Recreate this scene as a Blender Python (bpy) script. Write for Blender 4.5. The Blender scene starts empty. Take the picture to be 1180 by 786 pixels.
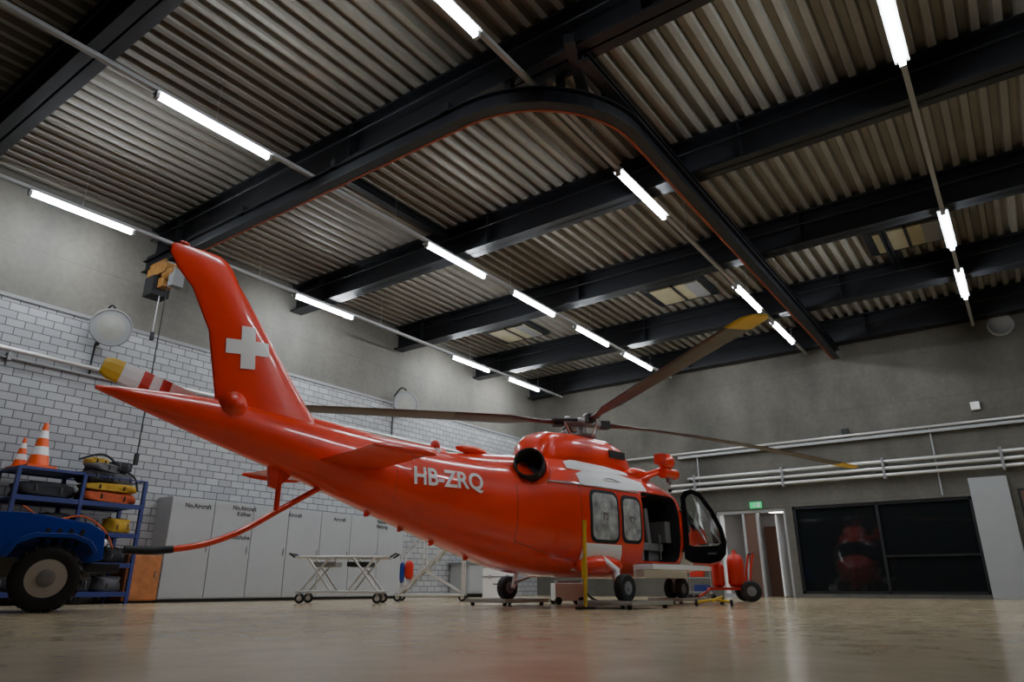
import bpy, bmesh, math, random
import numpy as np
from mathutils import Vector, Matrix, Euler
random.seed(7)
D=bpy.data; SC=bpy.context.scene; COL=SC.collection

# ------------------------------------------------------------ materials
def mat(name,col,rough=.5,metal=0.,var=0.,vscale=3.,bump=0.,bscale=30.,coat=0.,emit=None,estr=0.,trans=0.,spec=.5,col2=None):
    m=D.materials.new(name); m.use_nodes=True; nt=m.node_tree; N=nt.nodes; L=nt.links
    b=N['Principled BSDF']
    b.inputs['Base Color'].default_value=(*col,1); b.inputs['Roughness'].default_value=rough
    b.inputs['Metallic'].default_value=metal; b.inputs['Specular IOR Level'].default_value=spec
    b.inputs['Coat Weight'].default_value=coat; b.inputs['Coat Roughness'].default_value=.05
    b.inputs['Transmission Weight'].default_value=trans
    if emit: 
        b.inputs['Emission Color'].default_value=(*emit,1); b.inputs['Emission Strength'].default_value=estr
    tc=N.new('ShaderNodeTexCoord')
    if var>0 or col2:
        n=N.new('ShaderNodeTexNoise'); n.inputs['Scale'].default_value=vscale; n.inputs['Detail'].default_value=6
        n.inputs['Roughness'].default_value=.6
        L.new(tc.outputs['Object'],n.inputs['Vector'])
        r=N.new('ShaderNodeValToRGB'); r.color_ramp.elements[0].position=.3; r.color_ramp.elements[1].position=.7
        c2=col2 if col2 else tuple(min(1,c*(1+var)) for c in col)
        c1=tuple(c*(1-var) for c in col)
        r.color_ramp.elements[0].color=(*c1,1); r.color_ramp.elements[1].color=(*c2,1)
        L.new(n.outputs['Fac'],r.inputs['Fac']); L.new(r.outputs['Color'],b.inputs['Base Color'])
    if bump>0:
        n2=N.new('ShaderNodeTexNoise'); n2.inputs['Scale'].default_value=bscale; n2.inputs['Detail'].default_value=5
        L.new(tc.outputs['Object'],n2.inputs['Vector'])
        bp=N.new('ShaderNodeBump'); bp.inputs['Strength'].default_value=bump; bp.inputs['Distance'].default_value=.02
        L.new(n2.outputs['Fac'],bp.inputs['Height']); L.new(bp.outputs['Normal'],b.inputs['Normal'])
    return m

RED=mat('heli_red_paint',(.88,.036,.002),.34,var=.03,vscale=2,coat=.9)
REDD=mat('red_plastic',(.6,.03,.015),.4)
WHITE=mat('white_paint',(.88,.88,.87),.4,var=.02)
YEL=mat('yellow_paint',(.75,.48,.04),.4,var=.08)
BLK=mat('black_rubber',(.012,.012,.013),.65,bump=.1)
BLKG=mat('black_gloss',(.01,.01,.012),.12)
DARK=mat('dark_interior',(.03,.03,.035),.6)
STEELD=mat('painted_dark_steel',(.009,.010,.013),.4,var=.25,vscale=4,bump=.05)
STEEL=mat('brushed_steel',(.5,.5,.5),.32,metal=.9,var=.15,vscale=8)
ALU=mat('aluminium',(.62,.62,.6),.35,metal=.7)
GREY=mat('grey_lacquer',(.36,.37,.37),.4,var=.03)
MID=mat('mid_grey',(.22,.22,.22),.5)
BLADE=mat('rotor_blade_grey',(.12,.105,.08),.4,var=.2,vscale=2)
BLADEB=mat('rotor_blade_root',(.06,.015,.015),.3,var=.2,vscale=3)
BLUE=mat('tractor_blue',(.008,.04,.28),.3,coat=.6)
BLUER=mat('rack_blue',(.015,.03,.16),.45)
ORANGE=mat('orange_plastic',(.85,.11,.01),.45)
ORWOOD=mat('orange_wood',(.4,.14,.04),.5,var=.25,vscale=6)
GLASS=mat('tinted_glass',(.012,.014,.016),.03,spec=1.)
NGLASS=mat('night_window_glass',(.008,.010,.011),.05,spec=.55)
CGLASS=mat('clear_glass',(.85,.9,.9),.02,trans=1.)
WGLASS=mat('cabin_window',(.40,.41,.40),.1,var=.5,vscale=6,coat=.6)
GREEN=mat('exit_green',(.01,.3,.08),.4,emit=(.02,.6,.2),estr=.8)
TUBE=mat('lit_tube',(1,1,1),.5,emit=(.87,.93,1.),estr=130.)
BROWN=mat('brown_panel',(.12,.06,.04),.5)
CORR=mat('corridor_wall',(.42,.42,.45),.6)
CREAM=mat('cream_panel',(.36,.32,.2),.5,var=.1)
DISC=mat('mirror_grey',(.24,.235,.2),.35,var=.1,vscale=5)

def concrete(name,base,dark):
    m=D.materials.new(name); m.use_nodes=True; nt=m.node_tree; N=nt.nodes; L=nt.links; b=N['Principled BSDF']
    g=N.new('ShaderNodeNewGeometry')
    n=N.new('ShaderNodeTexNoise'); n.inputs['Scale'].default_value=.55; n.inputs['Detail'].default_value=9; n.inputs['Roughness'].default_value=.65
    mp=N.new('ShaderNodeMapping'); mp.inputs['Scale'].default_value=(1,1,.6)
    L.new(g.outputs['Position'],mp.inputs['Vector']); L.new(mp.outputs['Vector'],n.inputs['Vector'])
    r=N.new('ShaderNodeValToRGB'); r.color_ramp.elements[0].position=.32; r.color_ramp.elements[1].position=.68
    r.color_ramp.elements[0].color=(*dark,1); r.color_ramp.elements[1].color=(*base,1)
    L.new(n.outputs['Fac'],r.inputs['Fac'])
    n3=N.new('ShaderNodeTexNoise'); n3.inputs['Scale'].default_value=9; n3.inputs['Detail'].default_value=6
    L.new(g.outputs['Position'],n3.inputs['Vector'])
    mx=N.new('ShaderNodeMixRGB'); mx.blend_type='MULTIPLY'; mx.inputs['Fac'].default_value=.35
    L.new(r.outputs['Color'],mx.inputs['Color1']); L.new(n3.outputs['Fac'],mx.inputs['Color2'])
    s=N.new('ShaderNodeSeparateXYZ'); L.new(g.outputs['Position'],s.inputs['Vector'])
    md=N.new('ShaderNodeMath'); md.operation='PINGPONG'; md.inputs[1].default_value=.62; L.new(s.outputs['Z'],md.inputs[0])
    gt=N.new('ShaderNodeMath'); gt.operation='LESS_THAN'; gt.inputs[1].default_value=.012; L.new(md.outputs[0],gt.inputs[0])
    ml=N.new('ShaderNodeMath'); ml.operation='MULTIPLY'; ml.inputs[1].default_value=.3; L.new(gt.outputs[0],ml.inputs[0])
    m2=N.new('ShaderNodeMixRGB'); m2.inputs['Color2'].default_value=(.05,.05,.045,1)
    L.new(ml.outputs[0],m2.inputs['Fac']); L.new(mx.outputs['Color'],m2.inputs['Color1'])
    L.new(m2.outputs['Color'],b.inputs['Base Color']); b.inputs['Roughness'].default_value=.75
    bp=N.new('ShaderNodeBump'); bp.inputs['Strength'].default_value=.15; bp.inputs['Distance'].default_value=.02
    L.new(n3.outputs['Fac'],bp.inputs['Height']); L.new(bp.outputs['Normal'],b.inputs['Normal'])
    return m
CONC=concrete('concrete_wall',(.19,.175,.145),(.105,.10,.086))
CONC2=concrete('concrete_wall_dark',(.16,.148,.12),(.07,.066,.055))  # same concrete, shade put into the colour for contrast

def brickmat():
    m=D.materials.new('white_brick'); m.use_nodes=True; nt=m.node_tree; N=nt.nodes; L=nt.links; b=N['Principled BSDF']
    g=N.new('ShaderNodeNewGeometry'); s=N.new('ShaderNodeSeparateXYZ'); c=N.new('ShaderNodeCombineXYZ')
    L.new(g.outputs['Position'],s.inputs['Vector']); L.new(s.outputs['Y'],c.inputs['X']); L.new(s.outputs['Z'],c.inputs['Y'])
    t=N.new('ShaderNodeTexBrick'); t.inputs['Scale'].default_value=1; t.inputs['Brick Width'].default_value=.30; t.inputs['Row Height'].default_value=.145
    t.inputs['Mortar Size'].default_value=.009; t.inputs['Mortar Smooth'].default_value=.3
    t.inputs['Color1'].default_value=(.39,.395,.40,1); t.inputs['Color2'].default_value=(.30,.305,.31,1); t.inputs['Mortar'].default_value=(.07,.07,.07,1)
    L.new(c.outputs['Vector'],t.inputs['Vector']); L.new(t.outputs['Color'],b.inputs['Base Color'])
    b.inputs['Roughness'].default_value=.6
    bp=N.new('ShaderNodeBump'); bp.inputs['Strength'].default_value=.5; bp.inputs['Distance'].default_value=.01; bp.invert=True
    L.new(t.outputs['Fac'],bp.inputs['Height']); L.new(bp.outputs['Normal'],b.inputs['Normal'])
    return m
BRICK=brickmat()

def floormat():
    m=D.materials.new('epoxy_floor'); m.use_nodes=True; nt=m.node_tree; N=nt.nodes; L=nt.links; b=N['Principled BSDF']
    g=N.new('ShaderNodeNewGeometry')
    n=N.new('ShaderNodeTexNoise'); n.inputs['Scale'].default_value=.8; n.inputs['Detail'].default_value=8
    L.new(g.outputs['Position'],n.inputs['Vector'])
    r=N.new('ShaderNodeValToRGB'); r.color_ramp.elements[0].color=(.52,.41,.24,1); r.color_ramp.elements[1].color=(.62,.50,.32,1)
    r.color_ramp.elements[0].position=.35; r.color_ramp.elements[1].position=.7
    L.new(n.outputs['Fac'],r.inputs['Fac'])
    v=N.new('ShaderNodeTexNoise'); v.inputs['Scale'].default_value=30; v.inputs['Detail'].default_value=4
    L.new(g.outputs['Position'],v.inputs['Vector'])
    mx=N.new('ShaderNodeMixRGB'); mx.blend_type='MULTIPLY'; mx.inputs['Fac'].default_value=.18
    L.new(r.outputs['Color'],mx.inputs['Color1']); L.new(v.outputs['Fac'],mx.inputs['Color2'])
    L.new(mx.outputs['Color'],b.inputs['Base Color'])
    n2=N.new('ShaderNodeTexNoise'); n2.inputs['Scale'].default_value=3.5; n2.inputs['Detail'].default_value=6
    L.new(g.outputs['Position'],n2.inputs['Vector'])
    mr=N.new('ShaderNodeMapRange'); mr.inputs['From Min'].default_value=.3; mr.inputs['From Max'].default_value=.7
    mr.inputs['To Min'].default_value=.16; mr.inputs['To Max'].default_value=.23
    L.new(n2.outputs['Fac'],mr.inputs['Value']); L.new(mr.outputs['Result'],b.inputs['Roughness'])
    b.inputs['Specular IOR Level'].default_value=.55
    bp=N.new('ShaderNodeBump'); bp.inputs['Strength'].default_value=.06; bp.inputs['Distance'].default_value=.02
    L.new(n2.outputs['Fac'],bp.inputs['Height']); L.new(bp.outputs['Normal'],b.inputs['Normal'])
    return m
FLOOR=floormat()
DECK=mat('galvanised_deck',(.26,.245,.205),.5,metal=.25,var=.12,vscale=1.2)

# ------------------------------------------------------------ mesh builder
class B:
    def __init__(s,name): s.n=name; s.v=[]; s.f=[]; s.m=[]; s.fm=[]; s.sm=[]
    def mi(s,m):
        if m not in s.m: s.m.append(m)
        return s.m.index(m)
    def add(s,vs,fs,m,smooth=False,M=None):
        o=len(s.v); i=s.mi(m)
        s.v+= [tuple(M@Vector(v)) if M else tuple(v) for v in vs]
        for f in fs: s.f.append([o+k for k in f]); s.fm.append(i); s.sm.append(smooth)
    def box(s,c,d,m,rot=None,M=None):
        x,y,z=[k/2 for k in d]
        vs=[Vector((a*x,b*y,e*z)) for a in(-1,1) for b in(-1,1) for e in(-1,1)]
        if rot: R=Euler(rot).to_matrix(); vs=[R@v for v in vs]
        vs=[v+Vector(c) for v in vs]
        s.add(vs,[(0,1,3,2),(4,6,7,5),(0,4,5,1),(2,3,7,6),(0,2,6,4),(1,5,7,3)],m,False,M)
    def bx(s,x0,x1,y0,y1,z0,z1,m): s.box(((x0+x1)/2,(y0+y1)/2,(z0+z1)/2),(abs(x1-x0),abs(y1-y0),abs(z1-z0)),m)
    def loft(s,rings,m,cap=True,smooth=True,closed=True):
        n=len(rings[0]); vs=[p for r in rings for p in r]; fs=[]
        for i in range(len(rings)-1):
            for j in range(n if closed else n-1):
                k=(j+1)%n; fs.append((i*n+j,i*n+k,(i+1)*n+k,(i+1)*n+j))
        s.add(vs,fs,m,smooth)
        if cap:
            s.add(rings[0],[tuple(range(n))[::-1]],m); s.add(rings[-1],[tuple(range(n))],m)
    def cyl(s,p0,p1,r0,m,r1=None,n=20,cap=True):
        p0=Vector(p0);p1=Vector(p1); r1=r0 if r1 is None else r1
        q=(p1-p0).to_track_quat('Z','Y'); rs=[]
        for p,r in((p0,r0),(p1,r1)): rs.append([p+q@Vector((r*math.cos(2*math.pi*i/n),r*math.sin(2*math.pi*i/n),0)) for i in range(n)])
        s.loft(rs,m,cap)
    def lathe(s,prof,c,axis,m,n=28):
        q=Vector(axis).to_track_quat('Z','Y'); c=Vector(c)
        s.loft([[c+q@Vector((r*math.cos(2*math.pi*i/n),r*math.sin(2*math.pi*i/n),h)) for i in range(n)] for r,h in prof],m,True)
    def tube(s,pts,r,m,n=10,res=1):
        P=[Vector(p) for p in pts]
        if res>1:
            Q=[]
            for i in range(len(P)-1):
                a=P[max(i-1,0)];b=P[i];c=P[i+1];d=P[min(i+2,len(P)-1)]
                for k in range(res):
                    t=k/res; Q.append(.5*((2*b)+(c-a)*t+(2*a-5*b+4*c-d)*t*t+(3*b-a-3*c+d)*t**3))
            Q.append(P[-1]); P=Q
        rs=[]; prev=None
        for i,p in enumerate(P):
            t=(P[min(i+1,len(P)-1)]-P[max(i-1,0)]).normalized()
            if prev is None:
                u=t.orthogonal().normalized()
            else:
                u=(prev-t*prev.dot(t)).normalized()
            prev=u; w=t.cross(u)
            rs.append([p+u*r*math.cos(2*math.pi*k/n)+w*r*math.sin(2*math.pi*k/n) for k in range(n)])
        s.loft(rs,m)
    def sph(s,c,r,m,nu=20,nv=12,e=1.,jit=0.,rot=0):
        if not hasattr(r,'__len__'): r=(r,r,r)
        rs=[]; R=Matrix.Rotation(rot,3,'Z')
        pw=lambda x:math.copysign(abs(x)**e,x)
        for i in range(nv+1):
            a=-math.pi/2+math.pi*(i*.98+.01*nv)/nv
            ring=[]
            for j in range(nu):
                b=2*math.pi*j/nu
                k=1+jit*math.sin(3*b+c[0]*9+i)*math.cos(2*a+c[1]*7)
                ring.append(R@Vector((r[0]*pw(math.cos(a))*pw(math.cos(b))*k,r[1]*pw(math.cos(a))*pw(math.sin(b))*k,r[2]*pw(math.sin(a))*k))+Vector(c))
            rs.append(ring)
        s.loft(rs,m)
    def prism(s,poly,y0,y1,m,axis='y'):
        n=len(poly)
        f=(lambda p,h:(p[0],h,p[1])) if axis=='y' else ((lambda p,h:(h,p[0],p[1])) if axis=='x' else (lambda p,h:(p[0],p[1],h)))
        vs=[f(p,y0) for p in poly]+[f(p,y1) for p in poly]
        fs=[tuple(range(n)),tuple(range(n,2*n))[::-1]]+[(i,i+n,(i+1)%n+n,(i+1)%n) for i in range(n)]
        s.add(vs,fs,m)
    def make(s,loc=(0,0,0),rz=0,parent=None,bevel=0,fix=True):
        me=D.meshes.new(s.n); me.from_pydata(s.v,[],s.f)
        for m in s.m: me.materials.append(m)
        for p,i,k in zip(me.polygons,s.fm,s.sm): p.material_index=i; p.use_smooth=k
        if fix:
            bm=bmesh.new(); bm.from_mesh(me); bmesh.ops.recalc_face_normals(bm,faces=bm.faces); bm.to_mesh(me); bm.free()
        me.update()
        o=D.objects.new(s.n,me); COL.objects.link(o); o.location=loc; o.rotation_euler=(0,0,rz)
        if parent: o.parent=parent
        if bevel:
            b=o.modifiers.new('bevel','BEVEL'); b.width=bevel; b.segments=2; b.limit_method='ANGLE'; b.angle_limit=math.radians(50)
        return o
def empty(name,loc,rz=0):
    o=D.objects.new(name,None); COL.objects.link(o); o.location=loc; o.rotation_euler=(0,0,rz); o.empty_display_size=.3; return o
def textmesh(txt,size,align='CENTER',bold=0.):
    c=D.curves.new('t','FONT'); c.body=txt; c.size=size; c.align_x=align; c.align_y='CENTER'; c.offset=bold; c.resolution_u=3
    o=D.objects.new('t',c); COL.objects.link(o); bpy.context.view_layer.update()
    dg=bpy.context.evaluated_depsgraph_get(); me=D.meshes.new_from_object(o.evaluated_get(dg))
    vs=[tuple(v.co) for v in me.vertices]; fs=[tuple(p.vertices) for p in me.polygons]
    D.objects.remove(o); D.curves.remove(c); D.meshes.remove(me)
    return vs,fs

# ------------------------------------------------------------ room
XL,XR,YF,YB=-14.,9.,-4.,20.8; ZC=7.5
b=B('floor'); b.bx(XL-.4,XR+.4,YF-.4,YB+4,-.3,0,FLOOR); b.make()
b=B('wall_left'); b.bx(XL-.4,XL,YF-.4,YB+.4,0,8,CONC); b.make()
b=B('wall_left_brick'); b.bx(XL,XL+.05,YF,YB,0,5.15,BRICK); b.make()
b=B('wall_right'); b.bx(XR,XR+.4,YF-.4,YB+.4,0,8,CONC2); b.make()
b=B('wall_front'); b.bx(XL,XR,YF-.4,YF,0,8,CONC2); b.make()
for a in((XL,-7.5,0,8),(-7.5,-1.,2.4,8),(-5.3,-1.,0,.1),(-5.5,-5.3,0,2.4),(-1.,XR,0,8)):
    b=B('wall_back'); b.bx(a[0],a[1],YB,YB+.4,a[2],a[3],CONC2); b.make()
# corrugated deck
b=B('ceiling')
prof=[]; x=XL; per=.26
while x<XR:
    prof+=[(x,ZC+.11),(x+.10,ZC+.11),(x+.135,ZC),(x+.225,ZC)]; x+=per
prof.append((x,ZC+.11))
vs=[];fs=[]
for i,(px,pz) in enumerate(prof): vs+=[(px,YF,pz),(px,YB,pz)]
for i in range(len(prof)-1): fs.append((2*i,2*i+1,2*i+3,2*i+2))
b.add(vs,fs,DECK); b.bx(XL,XR,YF,YB,ZC+.2,ZC+.3,STEELD); b.make(fix=False)
# beams
def ibeam_x(b,y,z0,z1,w,x0,x1):
    b.bx(x0,x1,y-w/2,y+w/2,z0,z0+.04,STEELD); b.bx(x0,x1,y-w/2,y+w/2,z1-.04,z1,STEELD); b.bx(x0,x1,y-.015,y+.015,z0,z1,STEELD)
for y in(-.9,2.75,6.4,10.05,13.7,17.35,20.55):
    b=B('roof_beam'); ibeam_x(b,y,6.8,ZC,.34,XL,XR)
    x=XL+1.
    while x<XR: b.bx(x,x+.02,y-.15,y+.15,6.84,ZC-.04,STEELD); x+=5.2
    b.tube([(XL+.1,y-.2,7.2),(XR-.1,y-.2,7.2)],.018,STEELD,6)
    b.make()
b=B('roof_bracing')
def ibeam_y(b,x,z0,z1,w,y0,y1):
    b.bx(x-w/2,x+w/2,y0,y1,z0,z0+.025,STEELD); b.bx(x-w/2,x+w/2,y0,y1,z1-.025,z1,STEELD); b.bx(x-.012,x+.012,y0,y1,z0,z1,STEELD)
ibeam_y(b,-8.95,7.3,7.5,.14,6.4,10.05); ibeam_y(b,-3.9,7.25,7.5,.16,6.4,10.05); ibeam_y(b,-1.3,7.3,7.5,.14,13.7,17.35)
ibeam_y(b,-3.5,6.68,6.8,.16,6.4,YB); ibeam_y(b,-12.5,7.3,7.5,.12,-.9,2.75)
b.make()
# crane rail (swept I profile)
RO=mat('conductor_orange',(.34,.07,.02),.5)
path=[(-13.9,6.2),(-5.3,6.2)]
for k in range(1,13):
    a=math.radians(-90+90*k/12); path.append((-5.3+1.8*math.cos(a),8.0+1.8*math.sin(a)))
path.append((-3.5,20.7))
def sweep(b,path,prof,m):
    rs=[]
    for i,p in enumerate(path):
        p=Vector((p[0],p[1],0)); a=Vector((*path[max(i-1,0)],0)); c=Vector((*path[min(i+1,len(path)-1)],0))
        t=(c-a).normalized(); n=Vector((-t.y,t.x,0))
        rs.append([p+n*q[0]+Vector((0,0,q[1])) for q in prof])
    b.loft(rs,m,True,False)
b=B('crane_rail')
z0,z1=6.42,6.68
sweep(b,path,[(-.08,z0),(.08,z0),(.08,z0+.02),(.01,z0+.02),(.01,z1-.02),(.08,z1-.02),(.08,z1),(-.08,z1),(-.08,z1-.02),(-.01,z1-.02),(-.01,z0+.02),(-.08,z0+.02)],STEELD)
sweep(b,path,[(.085,z0-.005),(.13,z0-.005),(.13,z0+.04),(.085,z0+.04)],RO)
for x in(-13,-10.5,-8,-5.6): b.bx(x-.06,x+.06,6.12,6.3,6.66,6.82,STEELD)
for k in(3,6,9):
    px,py=path[1+k]; b.bx(px-.05,px+.05,py-.05,py+.05,6.66,6.95,STEELD)
b.box((-3.75,6.75,6.82),(.14,1.4,.14),STEELD,(0,0,.35)); b.box((-4.3,6.62,6.9),(1.6,.1,.14),STEELD,(0,0,.1))
b.make()
# crane trolley + hoist
b=B('chain_hoist')
HY=mat('hoist_ochre',(.3,.14,.03),.5,var=.3,vscale=8)
b.box((-13.1,6.2,6.22),(.7,.3,.2),HY); b.box((-13.25,6.2,5.92),(.34,.36,.4),BLK); b.cyl((-12.9,6.2,6.10),(-12.5,6.2,6.10),.13,HY)
b.cyl((-13.4,6.09,6.35),(-13.4,6.31,6.35),.06,STEEL); b.cyl((-12.85,6.09,6.35),(-12.85,6.31,6.35),.06,STEEL)
b.box((-13.1,6.07,6.34),(.6,.02,.16),HY); b.box((-13.1,6.33,6.34),(.6,.02,.16),HY); b.box((-12.55,6.2,5.95),(.18,.22,.36),MID); b.box((-12.95,6.2,5.95),(.2,.2,.2),HY)
b.tube([(-12.85,6.2,5.98),(-12.85,6.2,4),(-12.85,6.2,2.5)],.012,BLK,6); b.tube([(-13.1,6.2,5.9),(-13.12,6.2,4.9),(-13.1,6.2,4.9)],.012,STEEL,6)
b.cyl((-13.1,6.2,4.95),(-13.1,6.2,4.8),.04,BLK); b.box((-12.85,6.2,2.45),(.07,.06,.2),BLK)
b.make(bevel=.01)
# lights
rows={-12.75:[(3.6,5.3),(9.1,10.8),(14.7,16.4),(17.5,19.2)],
 -8.55:[(3.55,5.3),(9.0,10.8),(11.9,13.6),(14.7,16.4),(17.4,19.2)],
 -4.3:[(3.3,5.2),(8.95,10.7),(14.6,16.3),(17.4,19.2)],
 -.15:[(6.9,8.8),(13.5,15.2),(16.5,18.3)],
 4.2:[(9,10.7)]}  # last row: unseen extra light, added to fill the right side
for x,tb in rows.items():
    b=B('fluorescent_light_row')
    b.bx(x-.035,x+.035,YF+.3,YB-.02,6.70,6.76,GREY)
    y=YF+1
    while y<YB:
        if not any(abs(y-q)<.25 for q in(-.9,2.75,6.4,10.05,13.7,17.35,20.55)): b.cyl((x,y,6.76),(x,y,ZC),.006,STEEL,n=5)
        y+=1.85
    for y0,y1 in tb:
        b.bx(x-.085,x+.085,y0-.05,y1+.05,6.672,6.70,GREY)
        b.cyl((x,y0,6.632),(x,y1,6.632),.038,TUBE,n=12)
        b.bx(x-.04,x+.04,y0-.05,y0,6.59,6.67,GREY); b.bx(x-.04,x+.04,y1,y1+.05,6.59,6.67,GREY)
    b.make(fix=True)
# skylights
for x in(-11.3,-6.1,-.9,4.2):
    b=B('roof_hatch'); 
    b.bx(x-.8,x+.8,15.2,16.5,7.42,7.5,STEELD); b.bx(x-.62,x+.62,15.34,16.36,7.39,7.43,CREAM); b.bx(x-.03,x+.03,15.3,16.4,7.37,7.42,STEELD); b.bx(x+.3,x+.62,15.34,16.36,7.38,7.40,MID); b.make()
# pipes & conduits
b=B('trim_left_conduit')
b.tube([(XL+.16,YF+.1,4.2),(XL+.16,YB-.2,4.2)],.045,ALU); b.tube([(XL+.12,YF+.1,4.06),(XL+.12,YB-.2,4.06)],.02,GREY)
y=YF+1
while y<YB: b.bx(XL+.05,XL+.2,y-.03,y+.03,4.0,4.15,MID); y+=2.4
b.bx(XL+.0,XL+.08,YF,YB,5.15,5.22,MID)
b.make()
b=B('trim_back_pipes')
for z,x0 in((3.05,-9.2),(3.22,-8.8),(3.4,-8.2)): b.tube([(x0,YB-.02,z),(x0,YB-.15,z),(x0+.1,YB-.18,z),(XR-.1,YB-.18,z)],.045,ALU)
x=-8
while x<XR: b.bx(x-.03,x+.03,YB-.24,YB,2.95,3.5,MID); x+=2.6
b.tube([(-13.8,YB-.1,4.2),(XR-.1,YB-.1,4.2)],.035,ALU); 
b.bx(-8.5,XR-.1,YB-.14,YB,4.05,4.12,GREY)
b.tube([(-1.6,YB-.06,4.2),(-1.6,YB-.06,2.45)],.02,GREY,8); b.tube([(-7.9,YB-.06,4.1),(-7.9,YB-.06,2.2)],.02,GREY,8)
b.make()
b=B('junction_box'); b.bx(-.6,-.4,YB-.1,YB,4.5,4.7,WHITE); b.make(bevel=.01)
b=B('motion_sensor'); b.bx(-3.7,-3.52,YB-.1,YB,4.22,4.4,BLK); b.make(bevel=.01)
b=B('ventilation_grille'); b.lathe([(.3,0),(.3,.06),(.24,.06),(.22,.02),(.05,.02)],(.43,YB,6.6),(0,-1,0),MID); b.make()
for y,z in((5.6,4.95),(13.6,5.1)):
    b=B('round_wall_mirror')
    ax=(1,-.35,-.1)
    b.lathe([(.02,-.04),(.3,-.03),(.36,0),(.37,.05),(.345,.07),(.335,.05)],(XL+.5,y,z),ax,MID,40); b.lathe([(.335,.045),(.2,.052),(.02,.055)],(XL+.5,y,z),ax,DISC,40)
    b.tube([(XL+.05,y,z+.3),(XL+.3,y,z+.5),(XL+.5,y,z+.42),(XL+.5,y,z+.36)],.02,BLK,8,4); b.tube([(XL+.05,y,z-.25),(XL+.45,y,z-.05)],.025,BLK)
    b.tube([(XL+.1,y-.05,z-.9),(XL+.1,y-.05,z-.3),(XL+.3,y-.05,z-.15)],.02,BLK,8,4)
    b.make()
# window and doors in back wall
b=B('window_1')
x0,x1,z0,z1=-5.3,-1.,.1,2.4
b.bx(x0,x1,YB+.1,YB+.12,z0,z1,NGLASS)
for z in(z0,z1-.07): b.bx(x0,x1,YB+.04,YB+.16,z,z+.07,STEELD)
for x in(x0,-3.2,x1-.07): b.bx(x,x+.07,YB+.04,YB+.16,z0,z1,STEELD)
b.bx(-3.13,-1.07,YB+.04,YB+.16,1.0,1.05,STEELD)
b.make()
b=B('pillar_panel'); b.bx(-1.0,-.2,YB-.12,YB,0,2.82,GREY); b.make(bevel=.01)
b=B('notice_board'); b.bx(-.05,1.4,YB-.05,YB,.9,2.5,STEELD); b.bx(0,1.35,YB-.06,YB-.04,.95,2.45,BROWN); b.make()
b=B('corridor_room')
b.bx(-7.6,-5.0,YB+2.8,YB+2.9,0,2.6,CORR); b.bx(-7.7,-7.6,YB+.4,YB+2.9,0,2.6,CORR); b.bx(-5.1,-5.0,YB+.4,YB+2.9,0,2.6,CORR); b.bx(-7.6,-5.0,YB+.4,YB+2.9,2.45,2.55,CORR)
b.bx(-6.9,-6.3,YB+2.6,YB+2.8,0,2.1,BROWN); b.bx(-6.0,-5.4,YB+2.5,YB+2.8,0,1.5,DARK)
b.bx(-6.3,-5.8,YB+1.2,YB+1.5,2.40,2.45,mat('corridor_lamp',(1,1,1),.5,emit=(1,.95,.85),estr=14))
b.make()
b=B('door_1')
for x in(-7.5,-6.75,-6.35,-5.57): b.bx(x,x+.07,YB+.05,YB+.15,0,2.32,GREY)
b.bx(-7.5,-5.5,YB+.05,YB+.15,2.3,2.4,GREY)
b.bx(-7.43,-6.75,YB+.08,YB+.12,0,.1,GREY); b.bx(-6.68,-6.35,YB+.08,YB+.12,0,2.3,BROWN)
b.bx(-7.43,-7.3,YB+.09,YB+.11,.1,2.3,WHITE)
b.box((-5.75,YB+.55,1.15),(.05,.85,2.25),WHITE,(0,0,-.15)); b.box((-5.8,YB+.85,1.05),(.12,.03,.03),STEEL)
b.make()
b=B('exit_sign'); b.bx(-6.45,-6.12,YB-.06,YB,2.42,2.6,GREEN)
b.box((-6.2,YB-.065,2.51),(.07,.01,.13),WHITE)
b.sph((-6.30,YB-.065,2.565),(.012,.004,.012),WHITE,8,6); b.box((-6.31,YB-.065,2.52),(.02,.008,.06),WHITE,(0,.3,0)); b.box((-6.33,YB-.065,2.475),(.014,.008,.06),WHITE,(0,.8,0)); b.box((-6.29,YB-.065,2.475),(.014,.008,.05),WHITE,(0,-.4,0)); b.box((-6.31,YB-.065,2.535),(.07,.008,.012),WHITE,(0,.3,0))
b.make()

# ------------------------------------------------------------ cabinets
b=B('storage_cabinet')
y0,y1=7.3,13.7; nd=7; w=(y1-y0)/nd
b.bx(XL+.06,-13.42,y0,y1,.06,1.95,GREY); b.bx(XL+.1,-13.46,y0+.02,y1-.02,0,.06,BLK)
for i in range(nd):
    b.bx(-13.42,-13.40,y0+i*w+.008,y0+(i+1)*w-.008,.08,1.935,GREY)
    b.bx(-13.418,-13.416,y0+(i+1)*w-.008,y0+(i+1)*w+.008,.08,1.935,BLK)
    b.box((-13.385,y0+(i+1)*w-.07,1.0),(.03,.02,.14),STEEL)
labels=[(.55,1.80,'No.Aircraft'),(1.6,1.78,'No.Aircraft\nKöfner'),(1.5,1.25,'Handschuhe'),(2.9,1.80,'Aircraft'),(4.2,1.80,'Aircraft'),(5.6,1.78,'Reader\nRettung')]
for dy,z,t in labels:
    vs,fs=textmesh(t,.12,bold=.003)
    b.add([(-13.395,y0+dy+v[0],z+v[1]) for v in vs],fs,BLK)
b.make(fix=False)
b=B('orange_cabinet'); b.bx(-13.9,-13.35,6.62,7.25,.04,.84,ORWOOD); b.bx(-13.85,-13.4,6.66,7.21,0,.04,BLK); b.bx(-13.35,-13.33,6.64,7.23,.06,.82,ORWOOD); b.box((-13.31,7.15,.5),(.03,.02,.12),STEEL); b.make(bevel=.006)
b=B('low_workbench'); b.bx(-13.9,-13.2,16.2,18.2,.1,.9,GREY); b.bx(-13.93,-13.15,16.1,18.3,.9,.95,MID); b.bx(-13.85,-13.3,16.3,18.1,0,.1,BLK)
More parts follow.
